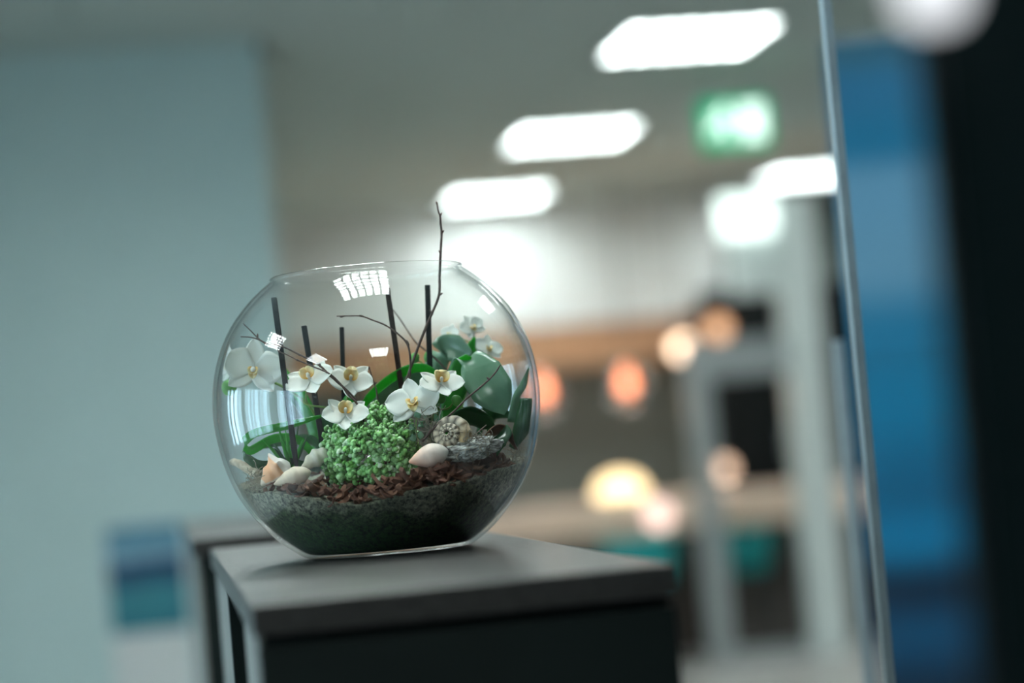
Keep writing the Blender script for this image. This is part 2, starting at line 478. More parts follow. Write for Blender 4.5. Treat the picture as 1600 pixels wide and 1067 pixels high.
def dome_lamp(x, y, z, r, label):
    t = empty('table_lamp', (x, y, z), label, 'table lamp')
    MB().lathe([(0.0, 0.0), (r * 0.45, 0.0), (r * 0.45, 0.012), (0.02, 0.02), (0.015, r * 0.2), (0.0, r * 0.2)], (x, y, z), 24).build('base', M['alu'], t, True)
    MB().lathe([(r, r * 0.12), (r * 0.97, r * 0.4), (r * 0.80, r * 0.72), (r * 0.45, r * 0.95), (0, r * 1.02)], (x, y, z), 32).build('lamp_shade', M['cream'], t, True)
    return t
dome_lamp(2.50, 12.3, 0.845, 0.145, 'cream glowing dome lamp standing on the bar counter')
def globe_lamp(x, y, z, r, label, mat):
    t = empty('globe_lamp', (x, y, z - r), label, 'lamp')
    MB().tube([(x, y, z + r), (x, y, CE)], 0.004).build('cord', M['black'], t)
    MB().lathe([(r * math.sin(math.pi * k / 12), -r * math.cos(math.pi * k / 12)) for k in range(13)], (x, y, z), 24).build('globe', mat, t, True)
    glow(t, V((x, y - 0.05, z - r * 1.6)), 1.0, (1.0, 0.74, 0.55))
    MB().lathe([(0.0, r * 1.15), (r * 0.3, r * 1.1), (r * 0.3, r * 0.92), (0.0, r * 0.9)], (x, y, z), 16).build('cap', M['alu'], t, True)
globe_lamp(3.09, 13.0, 1.675, 0.065, 'cream white globe lamp hanging left of the door frame transom', M['cream2'])
globe_lamp(3.32, 13.05, 1.775, 0.07, 'dim amber globe lamp hanging next to the dark upper pane', emit('amber_globe', (1.0, 0.55, 0.30), 0.65))
globe_lamp(3.255, 12.95, 0.95, 0.06, 'low cream globe lamp seen behind the grey door stile above the counter', emit('low_globe', (1.0, 0.66, 0.46), 0.9))
t = empty('counter_spot', (2.585, 11.8, 0.73), 'small round pale pink light on the edge of the bar counter', 'light')  # no lamp: a glowing disc stands in for a highlight on the counter edge
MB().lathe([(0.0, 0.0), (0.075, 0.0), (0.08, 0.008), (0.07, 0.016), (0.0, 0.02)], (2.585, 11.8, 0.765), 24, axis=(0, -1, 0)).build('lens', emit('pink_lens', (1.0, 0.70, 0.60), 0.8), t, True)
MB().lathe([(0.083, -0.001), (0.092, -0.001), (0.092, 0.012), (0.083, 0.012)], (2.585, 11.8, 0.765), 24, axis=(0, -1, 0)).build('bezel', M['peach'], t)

# black cupboards beyond the door frame
bc = empty('black_cupboard', (3.7, 13.9, 0), 'tall black cupboard standing beyond the white door frame', 'cupboard')
box('body', 3.47, 4.88, 13.82, 14.12, 0, 2.05, M['black'], bc)
for x in (3.48, 3.945, 4.41):
    d = box('door', x, x + 0.45, 13.80, 13.818, 0.08, 2.02, M['black'], bc, 0.003)
    box('handle', x + 0.40, x + 0.415, 13.775, 13.80, 0.95, 1.15, M['alu'], d)

# door frame in front of the counter
df = tag(MB().box(3.225, 3.42, 11.28, 11.40, 0, 2.36).build('door_1', M['frame']), 'white framed glazed doorway in front of the bar', kind='structure')
box('stile', 2.695, 2.815, 11.30, 11.38, 0, 1.64, M['stile'], df)
box('transom', 2.815, 3.225, 11.30, 11.38, 1.44, 1.64, M['stile'], df)
box('head', 2.98, 3.225, 11.30, 11.38, 1.86, 2.36, M['frame'], df)
box('pane', 2.815, 3.225, 11.335, 11.345, 0.06, 1.44, M['pane'], df)
box('pane', 2.98, 3.225, 11.335, 11.345, 1.64, 1.86, M['pane'], df)
box('rail', 2.815, 3.225, 11.30, 11.38, 0.0, 0.06, M['stile'], df)

# ------------------------------------------------------------------ sideboards
ZT = 1.1117
wt = tag(box('worktop', 0.052, 0.335, 1.482, 2.615, ZT - 0.0205, ZT, M['cab'], None, 0.0012), 'dark oak worktop under the glass bowl', 'worktop')
def unit(name, x0, x1, y0, y1, label):
    t = empty(name, ((x0 + x1) / 2, (y0 + y1) / 2, 0), label, 'sideboard')
    zt = ZT - 0.0225
    box('body', x0 + 0.004, x1, y0 + 0.02, y1, 0.06, zt, M['cabfront'], t)
    box('front_panel', x0, x1, y0, y0 + 0.018, 0.06, zt - 0.006, M['cabfront'], t, 0.001)
    box('side_panel', x0, x0 + 0.0039, y0 + 0.019, y1, 0.06, zt, M['cabside'], t)
    box('plinth', x0 + 0.02, x1 - 0.02, y0 + 0.04, y1 - 0.02, 0, 0.06, M['black'], t)
    return t
unit('sideboard_unit', 0.0555, 0.333, 1.49, 1.74, 'black sideboard unit under the near end of the dark oak worktop')
unit('sideboard_unit', 0.0555, 0.333, 2.14, 2.56, 'black sideboard unit under the far end of the dark oak worktop')
bk = empty('shelf_niche', (0.2, 1.94, 0), 'dark open niche between the two black sideboard units', 'shelf')
box('back_panel', 0.12, 0.333, 1.742, 2.138, 0.02, ZT - 0.0225, M['black'], bk)
MB().tube([(0.075, 1.90, 0.02), (0.075, 1.90, ZT - 0.021)], 0.0022, 8).build('rod', M['alu'], bk)
box('bottom_board', 0.06, 0.333, 1.742, 2.138, 0, 0.02, M['black'], bk)
sb = empty('rear_sideboard', (0.18, 3.65, 0), 'black sideboard standing behind the first one', 'sideboard')
box('top_board', 0.037, 0.335, 3.02, 4.30, ZT - 0.021, ZT, M['cab'], sb, 0.001)
box('body', 0.047, 0.333, 3.035, 4.29, 0.06, ZT - 0.021, M['cabfront'], sb)
box('side_panel', 0.042, 0.0468, 3.035, 4.29, 0.06, ZT - 0.021, M['cabside'], sb)
box('plinth', 0.06, 0.32, 3.06, 4.27, 0, 0.06, M['black'], sb)

# ------------------------------------------------------------------ right-hand side: glass screen, banner, totem, lamp
def frame_pt(u, d, z):
    q = FW + u / FPX * RT
    p = CAM + d * q
    return V((p.x, p.y, z))
def vbox(u0, u1, d, th, z0, z1, name, mat, parent=None):
    a, b = frame_pt(u0, d, 0), frame_pt(u1, d, 0)
    n = HD * th
    v = []
    for z in (z0, z1):
        for p in (a, b, b + n, a + n): v.append(V((p.x, p.y, z)))
    return fixn(mesh(name, v, [(0, 1, 2, 3), (4, 7, 6, 5), (0, 4, 5, 1), (1, 5, 6, 2), (2, 6, 7, 3), (3, 7, 4, 0)], mat, parent))
def screen(u0, u1, d, label, wpx, H=2.3):
    p = frame_pt((u0 + u1) / 2, d, 0)
    t = empty('glass_screen', p, label, 'glass screen', 'glass screens beside the banner')
    vbox(u0, u0 + wpx, d, 0.03, 0.0, H, 'edge_profile', M['alu'], t)
    vbox(u1 - wpx, u1, d, 0.03, 0.0, H, 'edge_profile', M['alu'], t)
    q = vbox(u0 + wpx, u1 - wpx, d + 0.012, 0.008, 0.02, H - 0.02, 'pane', M['pane'], t)
    vbox(u0 + wpx, u1 - wpx, d, 0.03, 0.0, 0.02, 'bottom_rail', M['alu'], t)
screen(534, 1250, 2.3, 'clear glass screen with slim aluminium edge, nearer of the two', 13)
screen(503, 1180, 3.0, 'low clear glass screen with slim aluminium edge, farther of the two', 12, 1.30)

def bannermat():
    mt, N, L = newmat('banner_print'); b = N['Principled BSDF']; b.inputs['Roughness'].default_value = 0.45
    tc = N.new('ShaderNodeTexCoord'); sx = N.new('ShaderNodeSeparateXYZ'); L.new(tc.outputs['Generated'], sx.inputs[0])
    rp = N.new('ShaderNodeValToRGB'); e = rp.color_ramp.elements; rp.color_ramp.interpolation = 'EASE'
    e[0].position = 0.02; e[0].color = (0.0, 0.02, 0.05, 1); e[1].position = 0.99; e[1].color = (0.02, 0.12, 0.20, 1)
    for p, c in ((0.28, (0.000, 0.027, 0.077)), (0.345, (0.000, 0.089, 0.221)), (0.395, (0.000, 0.027, 0.077)), (0.45, (0.000, 0.232, 0.486)), (0.50, (0.000, 0.143, 0.309)),
                 (0.60, (0.000, 0.205, 0.398)), (0.68, (0.010, 0.178, 0.332)), (0.75, (0.125, 0.294, 0.442)), (0.84, (0.114, 0.285, 0.442)), (0.885, (0.000, 0.152, 0.298)), (0.95, (0.010, 0.143, 0.287))):
        k = e.new(p); k.color = (*c, 1)
    L.new(sx.outputs['Z'], rp.inputs[0]); L.new(rp.outputs[0], b.inputs['Base Color'])
    return mt
p = frame_pt(760, 4.7, 0)
bn = empty('roll_up_banner', p, 'tall blue printed roll-up banner behind the glass screens', 'banner')
vbox(528, 1000, 4.7, 0.004, 0.09, 1.97, 'print', bannermat(), bn)
vbox(520, 1008, 4.67, 0.08, 0.0, 0.09, 'base', M['alu'], bn)
vbox(526, 1002, 4.695, 0.014, 1.97, 1.985, 'top_rail', M['alu'], bn)

p = frame_pt(790, 0.85, 0)
tt = empty('display_totem', p, 'tall black display totem out of focus beside the camera', 'display')
vbox(676, 1400, 0.85, 0.012, 0.03, 1.95, 'casing', M['black'], tt)
vbox(700, 1376, 0.846, 0.004, 0.25, 1.90, 'screen', pmat('dark_screen', (0.003, 0.008, 0.009), 0.3, spec=0.25), tt)
vbox(640, 1440, 0.80, 0.16, 0.0, 0.03, 'foot', M['black'], tt)
pl = CAM + 0.80 * (FW + 703 / FPX * RT + 372 / FPX * CU)
tl = empty('shade_lamp', pl, 'white rounded lamp shade out of focus at the top edge above the black totem', 'lamp')
MB().lathe([(0.0, 0.014), (0.008, 0.0155), (0.0125, 0.021), (0.0140, 0.032), (0.0135, 0.05), (0.010, 0.062), (0.0, 0.066)], pl, 32).build('lamp_shade', emit('lit_shade', (0.92, 0.96, 1.0), 0.42), tl, True)
MB().tube([pl + V((0, 0, 0.06)), V((pl.x, pl.y, CE))], 0.002).build('cord', M['white'], tl)
# ------------------------------------------------------------------ the glass bowl
BASE = G(609, 862, 0); BASE.z = ZT
def bowl_pt(r, a, z):        # cylindrical coordinates about the bowl's axis, a = 0 towards the viewer, in bowl units
    return BASE + RT * (r * S * math.sin(a)) - HD * (r * S * math.cos(a)) + UPZ * (z * S)
OUT = [(0, 0.5), (118, 0.5), (131, 3), (148, 14), (167, 29), (186, 48), (204, 70), (225, 103), (242, 145), (252, 190), (256, 234), (252, 282), (240, 326), (219, 368), (190, 403), (165, 425), (150, 436)]
def dense(prof, sub=3):
    pts = spline([V((r, z, 0)) for r, z in prof], sub)
    return [(max(p.x, 0), p.y) for p in pts]
od = dense(OUT[1:])
TH = 6.0
inn = []
for i, (r, z) in enumerate(od):
    a = V((*od[max(i - 1, 0)], 0)); b = V((*od[min(i + 1, len(od) - 1)], 0))
    t = (b - a).normalized(); n = V((-t.y, t.x, 0))
    th = TH
    inn.append((r + n.x * th, max(z + n.y * th, 7.0)))
def R_in(z):
    best = None
    for (r0, z0), (r1, z1) in zip(inn[:-1], inn[1:]):
        if z0 <= z <= z1 and z1 > z0: best = r0 + (r1 - r0) * (z - z0) / (z1 - z0)
    return best if best is not None else inn[0][0]
rim = [(152, 439.0), (150, 441.0), (146.5, 440.0), (145.0, 437.0)]
prof = [(0, 0.5)] + od + rim + inn[::-1] + [(0, 7.0)]
n = 128; v = []; f = []
for r, z in prof:
    for k in range(n): v.append(bowl_pt(r, 2 * math.pi * k / n, z))
for i in range(len(prof) - 1):
    for k in range(n):
        k2 = (k + 1) % n
        f.append((i * n + k, i * n + k2, (i + 1) * n + k2, (i + 1) * n + k))
gb = mesh('glass_bowl', v, f, M['glass'], None, True, origin=BASE)
bm = bmesh.new(); bm.from_mesh(gb.data)
bmesh.ops.remove_doubles(bm, verts=bm.verts, dist=1e-6); bmesh.ops.recalc_face_normals(bm, faces=bm.faces)
bm.to_mesh(gb.data); bm.free()
tag(gb, 'round clear glass bowl terrarium standing on the dark oak worktop', 'bowl')

# ------------------------------------------------------------------ soil
def soil_top(a, r):           # a as above; height of the soil surface in bowl units
    x, y = r * math.sin(a), r * math.cos(a)
    h = 116 - 0.08 * y + 10 * ((x / 230) ** 2)
    if y > 0: h -= 16 * math.exp(-((x + 25) / 75) ** 2) * min(1, y / 180)
    return h + 5 * noise.noise(V((x / 34, y / 34, 3.1))) + 3 * noise.noise(V((x / 12, y / 12, 9.1)))
def soilmat():
    mt, N, L = newmat('planting_soil'); b = N['Principled BSDF']; b.inputs['Roughness'].default_value = 0.85
    tc = N.new('ShaderNodeTexCoord'); sx = N.new('ShaderNodeSeparateXYZ'); L.new(tc.outputs['Generated'], sx.inputs[0])
    nb = N.new('ShaderNodeTexNoise'); nb.inputs['Scale'].default_value = 24; nb.inputs['Detail'].default_value = 5; L.new(tc.outputs['Object'], nb.inputs['Vector'])
    nf = N.new('ShaderNodeTexNoise'); nf.inputs['Scale'].default_value = 230; nf.inputs['Detail'].default_value = 8; nf.inputs['Roughness'].default_value = 0.8; L.new(tc.outputs['Object'], nf.inputs['Vector'])
    ma = N.new('ShaderNodeMath'); ma.operation = 'MULTIPLY_ADD'; ma.inputs[1].default_value = 0.75; L.new(nb.outputs['Fac'], ma.inputs[0]); L.new(sx.outputs['Z'], ma.inputs[2])
    r1 = N.new('ShaderNodeValToRGB'); e = r1.color_ramp.elements     # dark moss below, dusty grey grit above
    e[0].position = 0.58; e[0].color = (0.010, 0.034, 0.006, 1); e[1].position = 1.08; e[1].color = (0.17, 0.165, 0.13, 1)
    k = e.new(0.80); k.color = (0.028, 0.045, 0.018, 1)
    L.new(ma.outputs[0], r1.inputs[0])
    r2 = N.new('ShaderNodeValToRGB'); e = r2.color_ramp.elements
    e[0].position = 0.40; e[0].color = (0.08, 0.08, 0.08, 1); e[1].position = 0.66; e[1].color = (2.6, 2.6, 2.4, 1)
    L.new(nf.outputs['Fac'], r2.inputs[0])
    mx = N.new('ShaderNodeMix'); mx.data_type = 'RGBA'; mx.blend_type = 'MULTIPLY'; mx.inputs[0].default_value = 1.0
    L.new(r1.outputs[0], mx.inputs['A']); L.new(r2.outputs[0], mx.inputs['B']); L.new(mx.outputs['Result'], b.inputs['Base Color'])
    bp = N.new('ShaderNodeBump'); bp.inputs['Strength'].default_value = 0.8; bp.inputs['Distance'].default_value = 0.003
    L.new(nf.outputs['Fac'], bp.inputs['Height']); L.new(bp.outputs[0], b.inputs['Normal'])
    return mt
n = 144; v = []; f = []
rows = 0
NV, NR = 16, 18
for i in range(NV + 1):
    for k in range(n):
        a = 2 * math.pi * k / n
        zt = soil_top(a, 225)
        z = 7.6 + (zt - 7.6) * i / NV
        r = R_in(max(z, 7.1)) - 1.2 - 2.0 * max(0, 1 - i / 6) * (0.5 + noise.noise(V((math.sin(a) * 4, math.cos(a) * 4, z / 20)))) - 1.5 * abs(noise.noise(V((math.sin(a) * 22, math.cos(a) * 22, z / 9))))
        v.append(bowl_pt(r, a, z))
for j in range(1, NR + 1):
    for k in range(n):
        a = 2 * math.pi * k / n
        r = (R_in(soil_top(a, 225)) - 1.2) * (1 - j / (NR + 0.02))
        v.append(bowl_pt(r, a, soil_top(a, r if j > 1 else 225)))
for i in range(NV + NR):
    for k in range(n):
        k2 = (k + 1) % n
        f.append((i * n + k, i * n + k2, (i + 1) * n + k2, (i + 1) * n + k))
f.append(tuple(range(n - 1, -1, -1)))
so = fixn(mesh('planting_soil', v, f, soilmat(), None, True))
tag(so, 'dark mossy soil with grey grit filling the bottom of the bowl', 'soil', kind='stuff')
def on_soil(u, w):
    """world point on the soil surface; u to the right, w towards the viewer (bowl units)"""
    r = math.hypot(u, w); a = math.atan2(u, w)
    return bowl_pt(r, a, soil_top(a, r))

# ------------------------------------------------------------------ bark mulch
M['bark'] = pmat('bark', (0.16, 0.055, 0.030), 0.75, (0.07, 0.024, 0.014), 160, bump=0.5)
M['bark2'] = pmat('bark_light', (0.26, 0.11, 0.06), 0.75, (0.13, 0.05, 0.028), 160, bump=0.5)
def chip_mesh(seed, mat):
    r = random.Random(seed); vv = []; ff = []
    segs = 4
    for i in range(segs + 1):
        t = i / segs * 2 - 1
        wd = (1 - 0.55 * abs(t) ** 2.5) * r.uniform(0.75, 1.1)
        bend = 0.28 * t * t + r.uniform(-0.05, 0.05)
        for (a, b) in ((-1, -1), (1, -1), (1, 1), (-1, 1)):
            vv.append(V((t * 1.0, a * 0.36 * wd + r.uniform(-0.06, 0.06), bend + b * 0.09 + r.uniform(-0.03, 0.03))))
    for i in range(segs):
        for k in range(4):
            ff.append((i * 4 + k, i * 4 + (k + 1) % 4, i * 4 + 4 + (k + 1) % 4, i * 4 + 4 + k))
    ff += [(3, 2, 1, 0), (segs * 4, segs * 4 + 1, segs * 4 + 2, segs * 4 + 3)]
    me = bpy.data.meshes.new('bark_chip'); me.from_pydata([tuple(p) for p in vv], [], ff); me.materials.append(mat); me.update()
    return me
chips = [chip_mesh(i, M['bark'] if i % 3 else M['bark2']) for i in range(8)]
rc = random.Random(21)
placed = 0
while placed < 230:
    if placed < 120:                      # the rim of mulch along the front glass
        a_ = rc.uniform(-1.05, 1.25); r_ = rc.uniform(176, 212)
    elif placed < 190:
        a_ = rc.uniform(-1.1, 1.4); r_ = rc.uniform(70, 185)
    else:
        a_ = rc.uniform(0, 6.28); r_ = rc.uniform(20, 190)
    u, w = r_ * math.sin(a_), r_ * math.cos(a_)
    if u < -120 and rc.random() < 0.6: continue
    p = on_soil(u, w)
    o = bpy.data.objects.new('bark_chip', rc.choice(chips)); col.objects.link(o)
    sc_ = rc.uniform(11, 23) * S * (1.35 if u > 0 else 0.9)
    sc_ = min(sc_, (R_in(110) - 6 - r_) * S * 1.0 + 5 * S) if r_ > 200 else sc_
    o.scale = (sc_, sc_, sc_)
    o.location = p + UPZ * ((rc.uniform(-4, 13) + (6 if u > 0 and r_ < 200 else 0)) * S)
    o.rotation_euler = (rc.gauss(0, 0.45), rc.gauss(0, 0.38), rc.uniform(0, 6.28))
    tag(o, 'reddish-brown bark chip in the mulch over the soil', 'bark chip', 'bark chips covering the soil')
    placed += 1

# ------------------------------------------------------------------ orchids
def petal_grid(L_, W_, shape, cup, bend, nt=9, nx=7):
    P = []
    for i in range(nt + 1):
        t = i / nt
        if shape == 'petal': w = W_ * (math.sin(math.pi * min(1, t ** 0.72 * 0.97 + 0.03)) ** 0.55) * (0.30 + 0.70 * min(1, t * 2.2))
        elif shape == 'sepal': w = W_ * math.sin(math.pi * (0.12 + 0.88 * t)) ** 0.75
        else: w = W_ * math.sin(math.pi * (0.2 + 0.78 * t)) ** 0.6
        for j in range(nx + 1):
            x = (j / nx * 2 - 1)
            P.append((x * w * 0.5, t * L_, cup * (x * x) * w * 0.5 + bend * t * t * L_ + 0.02 * L_ * math.sin(5 * t + 3 * x)))
    F_ = [(i * (nx + 1) + j, i * (nx + 1) + j + 1, (i + 1) * (nx + 1) + j + 1, (i + 1) * (nx + 1) + j) for i in range(nt) for j in range(nx)]
    return P, F_
M['petal'] = leafmat('orchid_petal', (0.93, 0.93, 0.91), (0.90, 0.91, 0.88), 0.5, 0.35, (0.85, 0.88, 0.82), 90)
M['petaltint'] = tintmat('orchid_lip', 0.45, 0.25)
M['stem'] = leafmat('orchid_stem', (0.16, 0.30, 0.05), (0.11, 0.22, 0.04), 0.4, 0.1)
M['bud'] = leafmat('orchid_bud', (0.13, 0.42, 0.08), (0.09, 0.32, 0.06), 0.35, 0.2)
M['leaf'] = leafmat('orchid_leaf', (0.05, 0.27, 0.06), (0.03, 0.18, 0.04), 0.25, 0.45, (0.07, 0.62, 0.03), 30)
M['leafdark'] = leafmat('orchid_leaf_dark', (0.030, 0.105, 0.045), (0.018, 0.07, 0.03), 0.25, 0.25, (0.03, 0.26, 0.03), 30)
M['leafgrey'] = leafmat('orchid_leaf_dusky', (0.15, 0.28, 0.18), (0.11, 0.22, 0.14), 0.22, 0.12, (0.06, 0.40, 0.04), 40)
M['stick'] = pmat('stake_dark', (0.014, 0.015, 0.016), 0.7, (0.026, 0.026, 0.027), 200, bump=0.2, spec=0.2)
M['stickbrown'] = pmat('stake_brown', (0.050, 0.030, 0.024), 0.7, (0.03, 0.018, 0.015), 200, bump=0.2, spec=0.2)

def flower(plant, x, y, w, nrm, up, Rpx, lipsize=1.0, spread=1.0, cup=0.15):
    c = G(x, y, w)
    n_ = D3(*nrm); u_ = D3(*up); u_ = (u_ - n_ * u_.dot(n_)).normalized(); r_ = u_.cross(n_)
    R_ = Rpx * S
    def loc(p, ang, lift):
        ca, sa = math.cos(ang), math.sin(ang)
        # petal y axis points along angle ang in the flower plane
        ex = (-sa, ca); ey = (ca, sa)
        X = -p[0] * ex[0] + p[1] * ey[0]; Y = -p[0] * ex[1] + p[1] * ey[1]; Zz = p[2] + lift
        return c + r_ * X + u_ * Y + n_ * Zz
    cv = MB().tube([c - n_ * 0.12 * R_, c + n_ * 0.02 * R_, c + n_ * 0.20 * R_, c + n_ * 0.30 * R_ - u_ * 0.05 * R_], [0.03 * R_, 0.075 * R_, 0.085 * R_, 0.05 * R_], 10)
    fl = cv.build('flower', M['petal'], plant, True)
    for k, (ang, L_, W_, sh, lift) in enumerate(((90, 1.0, 0.66, 'sepal', -0.04), (218, 0.95, 0.62, 'sepal', -0.04), (322, 0.95, 0.62, 'sepal', -0.04),
                                               (14, 1.0, 1.12, 'petal', 0.0), (166, 1.0, 1.12, 'petal', 0.0))):
        P, F_ = petal_grid(L_ * R_, W_ * R_, sh, cup * rnd.uniform(0.6, 1.3), (0.16 * rnd.uniform(0.6, 1.4)) * spread)
        ang = math.radians(ang + rnd.uniform(-6, 6))
        o = mesh('sepal' if sh == 'sepal' else 'petal', [loc(p, ang, lift * R_) for p in P], F_, M['petal'], fl, True)
        solid(o, 0.0005)
    # lip: three lobes, yellow towards the throat
    lv = MB()
    for ang, L_, W_, bend, tilt in ((270, 0.46, 0.34, -0.3, 0.8), (215, 0.26, 0.34, 0.5, 0.7), (325, 0.26, 0.34, 0.5, 0.7)):
        P, F_ = petal_grid(L_ * R_ * lipsize, W_ * R_ * lipsize, 'lip', 0.5, bend, 6, 5)
        P = [(p[0], p[1] * 0.8, p[2] + tilt * p[1] * 0.5) for p in P]
        cs = []
        for i in range(7):
            t = i / 6
            base = V((0.90, 0.50, 0.02)).lerp(V((0.92, 0.84, 0.52)), min(1, t * 1.15))
            for j in range(6):
                cs.append(base if (i + j) % 5 else base.lerp(V((0.70, 0.22, 0.03)), 0.6 * (1 - t)))
        lv.add([loc(p, math.radians(ang), 0.10 * R_) for p in P], F_, cs)
    lp = lv.build('lip', M['petaltint'], fl, True)
    lp['label'] = 'yellow and cream lip'
    solid(lp, 0.0005)
    return fl, c - n_ * 0.12 * R_
def leaf(plant, pts, widths, sides, mat, fold=0.25, name='leaf', nx=6, th=0.0011, sub=6):
    P = spline([G(*p) for p in pts], sub); W = [w * S for w in lerp1(widths, len(P))]
    SV = [D3(*s) for s in sides]
    v = []; f = []
    for i, p in enumerate(P):
        t = (P[min(i + 1, len(P) - 1)] - P[max(i - 1, 0)]).normalized()
        q = i / (len(P) - 1) * (len(SV) - 1); k = min(int(q), len(SV) - 2) if len(SV) > 1 else 0
        s = SV[0] if len(SV) == 1 else SV[k].lerp(SV[k + 1], q - k)
        s = (s - t * s.dot(t)).normalized(); nn = t.cross(s)
        for j in range(nx + 1):
            x = j / nx * 2 - 1
            v.append(p + s * (W[i] * x) + nn * (fold * W[i] * (abs(x) ** 1.3)))
    for i in range(len(P) - 1):
        for j in range(nx):
            f.append((i * (nx + 1) + j, i * (nx + 1) + j + 1, (i + 1) * (nx + 1) + j + 1, (i + 1) * (nx + 1) + j))
    o = mesh(name, v, f, mat, plant, True)
    solid(o, th)
    return o
def stem(plant, pts, r0, r1, name='flower_stem', mat=None, n=8):
    P = spline([p if isinstance(p, V) else G(*p) for p in pts], 6)
    return MB().tube(P, lerp1([r0 * S, r1 * S], len(P)), n).build(name, mat or M['stem'], plant, True)
def bud(plant, x, y, w, rx, ry, ax=(0.2, 1, 0.2)):
    c = G(x, y, w); pr = [(0, -1)] + [(math.cos(a) * (1 - 0.12 * math.sin(a)), math.sin(a)) for a in [(-60 + 20 * k) * math.pi / 180 for k in range(7)]] + [(0, 1)]
    return MB().lathe([(max(r * rx * S, 0), z * ry * S) for r, z in pr], c, 14, axis=D3(*ax)).build('bud', M['bud'], plant, True)

# left orchid: flowers over the left half of the bowl
A = empty('orchid', G(515, 745, -30), 'white orchid with five blossoms and strap leaves in the left half of the bowl', 'orchid', 'white orchids in the glass bowl')
sp = [(515, 745, -30), (505, 690, -15), (488, 640, 10), (455, 612, 20), (415, 592, 20), (380, 585, 10), (355, 582, 0)]
stem(A, sp, 2.6, 1.6)
stem(A, [(515, 745, -30), (528, 690, -10), (538, 645, 20), (545, 610, 15)], 2.6, 1.6)
fa, b1 = flower(A, 397, 577, 48, (-0.05, 0.0, 1), (0.15, 1, 0), 49, 0.8)
stem(A, [(415, 592, 20), b1], 1.4, 1.2, 'pedicel')
fb, b2 = flower(A, 361, 572, 5, (-0.8, 0.1, 0.45), (0.1, 1, 0), 34, 0.8)
stem(A, [(365, 583, 5), b2], 1.4, 1.2, 'pedicel')
fc, b3 = flower(A, 484, 592, 75, (-0.20, 0.66, 0.68), (0.30, -0.8, 0.6), 40, 1.45)
stem(A, [(480, 632, 15), (478, 615, 40), b3], 1.4, 1.2, 'pedicel')
fd, b4 = flower(A, 548, 593, 55, (0.12, 0.45, 0.85), (-0.15, -1, 0.5), 36, 1.5)
stem(A, [(545, 612, 18), b4], 1.4, 1.2, 'pedicel')
fe, b5 = flower(A, 540, 646, 100, (0.1, 0.62, 0.72), (-0.1, -1, 0.6), 37, 1.5)
stem(A, [(536, 655, 15), (538, 655, 60), b5], 1.4, 1.2, 'pedicel')
bud(A, 358, 606, 30, 12, 13, (-0.1, -1, 0.2))
stem(A, [(372, 590, 20), (362, 596, 28)], 1.3, 1.2, 'pedicel')
bud(A, 461, 593, 40, 9, 11, (-0.7, 0.5, 0.2))
stem(A, [(466, 620, 75), (480, 632, 80), (505, 636, 85), (530, 640, 90)], 1.8, 1.6)
leaf(A, [(505, 725, -40), (480, 640, -50), (455, 598, -60), (432, 562, -70)], [12, 11, 9, 2], [(0.7, 0.6, 0.3)], M['leaf'])
leaf(A, [(510, 735, 0), (470, 690, 30), (430, 685, 40), (390, 705, 50), (384, 690, 70), (400, 676, 75), (450, 664, 70), (502, 650, 50)], [4, 6, 7, 7, 7, 6.5, 6.5, 2], [(0.1, 1, 0.25), (0.2, 1, 0.3)], M['leaf'])
leaf(A, [(512, 735, -30), (490, 690, -30), (450, 690, -35), (405, 700, -40)], [6, 8, 8, 2], [(0.1, 0.9, 0.5)], M['leafdark'])
leaf(A, [(500, 735, 20), (450, 722, 50), (410, 728, 70), (386, 716, 80), (380, 705, 80)], [5, 7, 8, 7, 2], [(0.1, 0.8, 0.5)], M['leafdark'])
leaf(A, [(505, 700, -60), (490, 660, -60), (465, 625, -65), (440, 612, -70)], [12, 13, 11, 2], [(0.6, 0.7, 0.2)], M['leafdark'])
leaf(A, [(520, 730, -60), (518, 690, -70), (510, 665, -75), (495, 650, -80)], [14, 20, 18, 3], [(1, 0.2, 0.2)], M['leafdark'])
leaf(A, [(528, 700, -20), (533, 660, 0), (545, 625, 10), (552, 600, 0)], [9, 12, 10, 2], [(1, 0.2, 0.3)], M['leaf'])

# right orchid
B = empty('orchid', G(668, 730, -20), 'white orchid with broad folded leaves and green buds in the right half of the bowl', 'orchid', 'white orchids in the glass bowl')
stem(B, [(668, 730, -20), (672, 690, 0), (676, 650, 30), (684, 625, 50)], 2.6, 1.8)
fA, c1 = flower(B, 646, 630, 105, (-0.12, 0.45, 0.9), (-0.15, 1, 0), 44, 1.1, 0.4, 0.10)
stem(B, [(675, 655, 25), (662, 645, 60), c1], 1.5, 1.2, 'pedicel')
fB, c2 = flower(B, 689, 598, 90, (0.20, 0.66, 0.66), (0.15, -1, 0.6), 36, 1.6)
stem(B, [(684, 625, 50), (688, 612, 70), c2], 1.5, 1.2, 'pedicel')
bud(B, 688, 622, 85, 8.5, 9)
stem(B, [(684, 648, 60), (684, 640, 75), (687, 630, 84)], 1.6, 1.3, 'pedicel')
bud(B, 714, 626, 85, 9.5, 8, (0.9, 0.4, 0.2))
stem(B, [(670, 637, 60), (684, 640, 75), (700, 638, 82), (708, 630, 85)], 1.7, 1.4)
bud(B, 648, 559, -40, 8, 9, (0.4, 0.8, 0))
stem(B, [(672, 640, -30), (668, 590, -45), (660, 568, -42), (650, 563, -40)], 1.6, 1.2)
bud(B, 668, 557, -60, 6, 9)
leaf(B, [(690, 690, -10), (702, 640, 0), (712, 598, 8), (723, 567, 16), (737, 563, 30), (752, 584, 48), (770, 612, 60), (782, 634, 62), (788, 648, 62)], [9, 15, 18, 16, 19, 33, 33, 18, 0.5], [(1, 0.15, 0.0), (1, 0.2, 0.0), (0.9, 0.45, -0.1), (0.85, 0.55, -0.1)], M['leafgrey'], 0.18, sub=8)
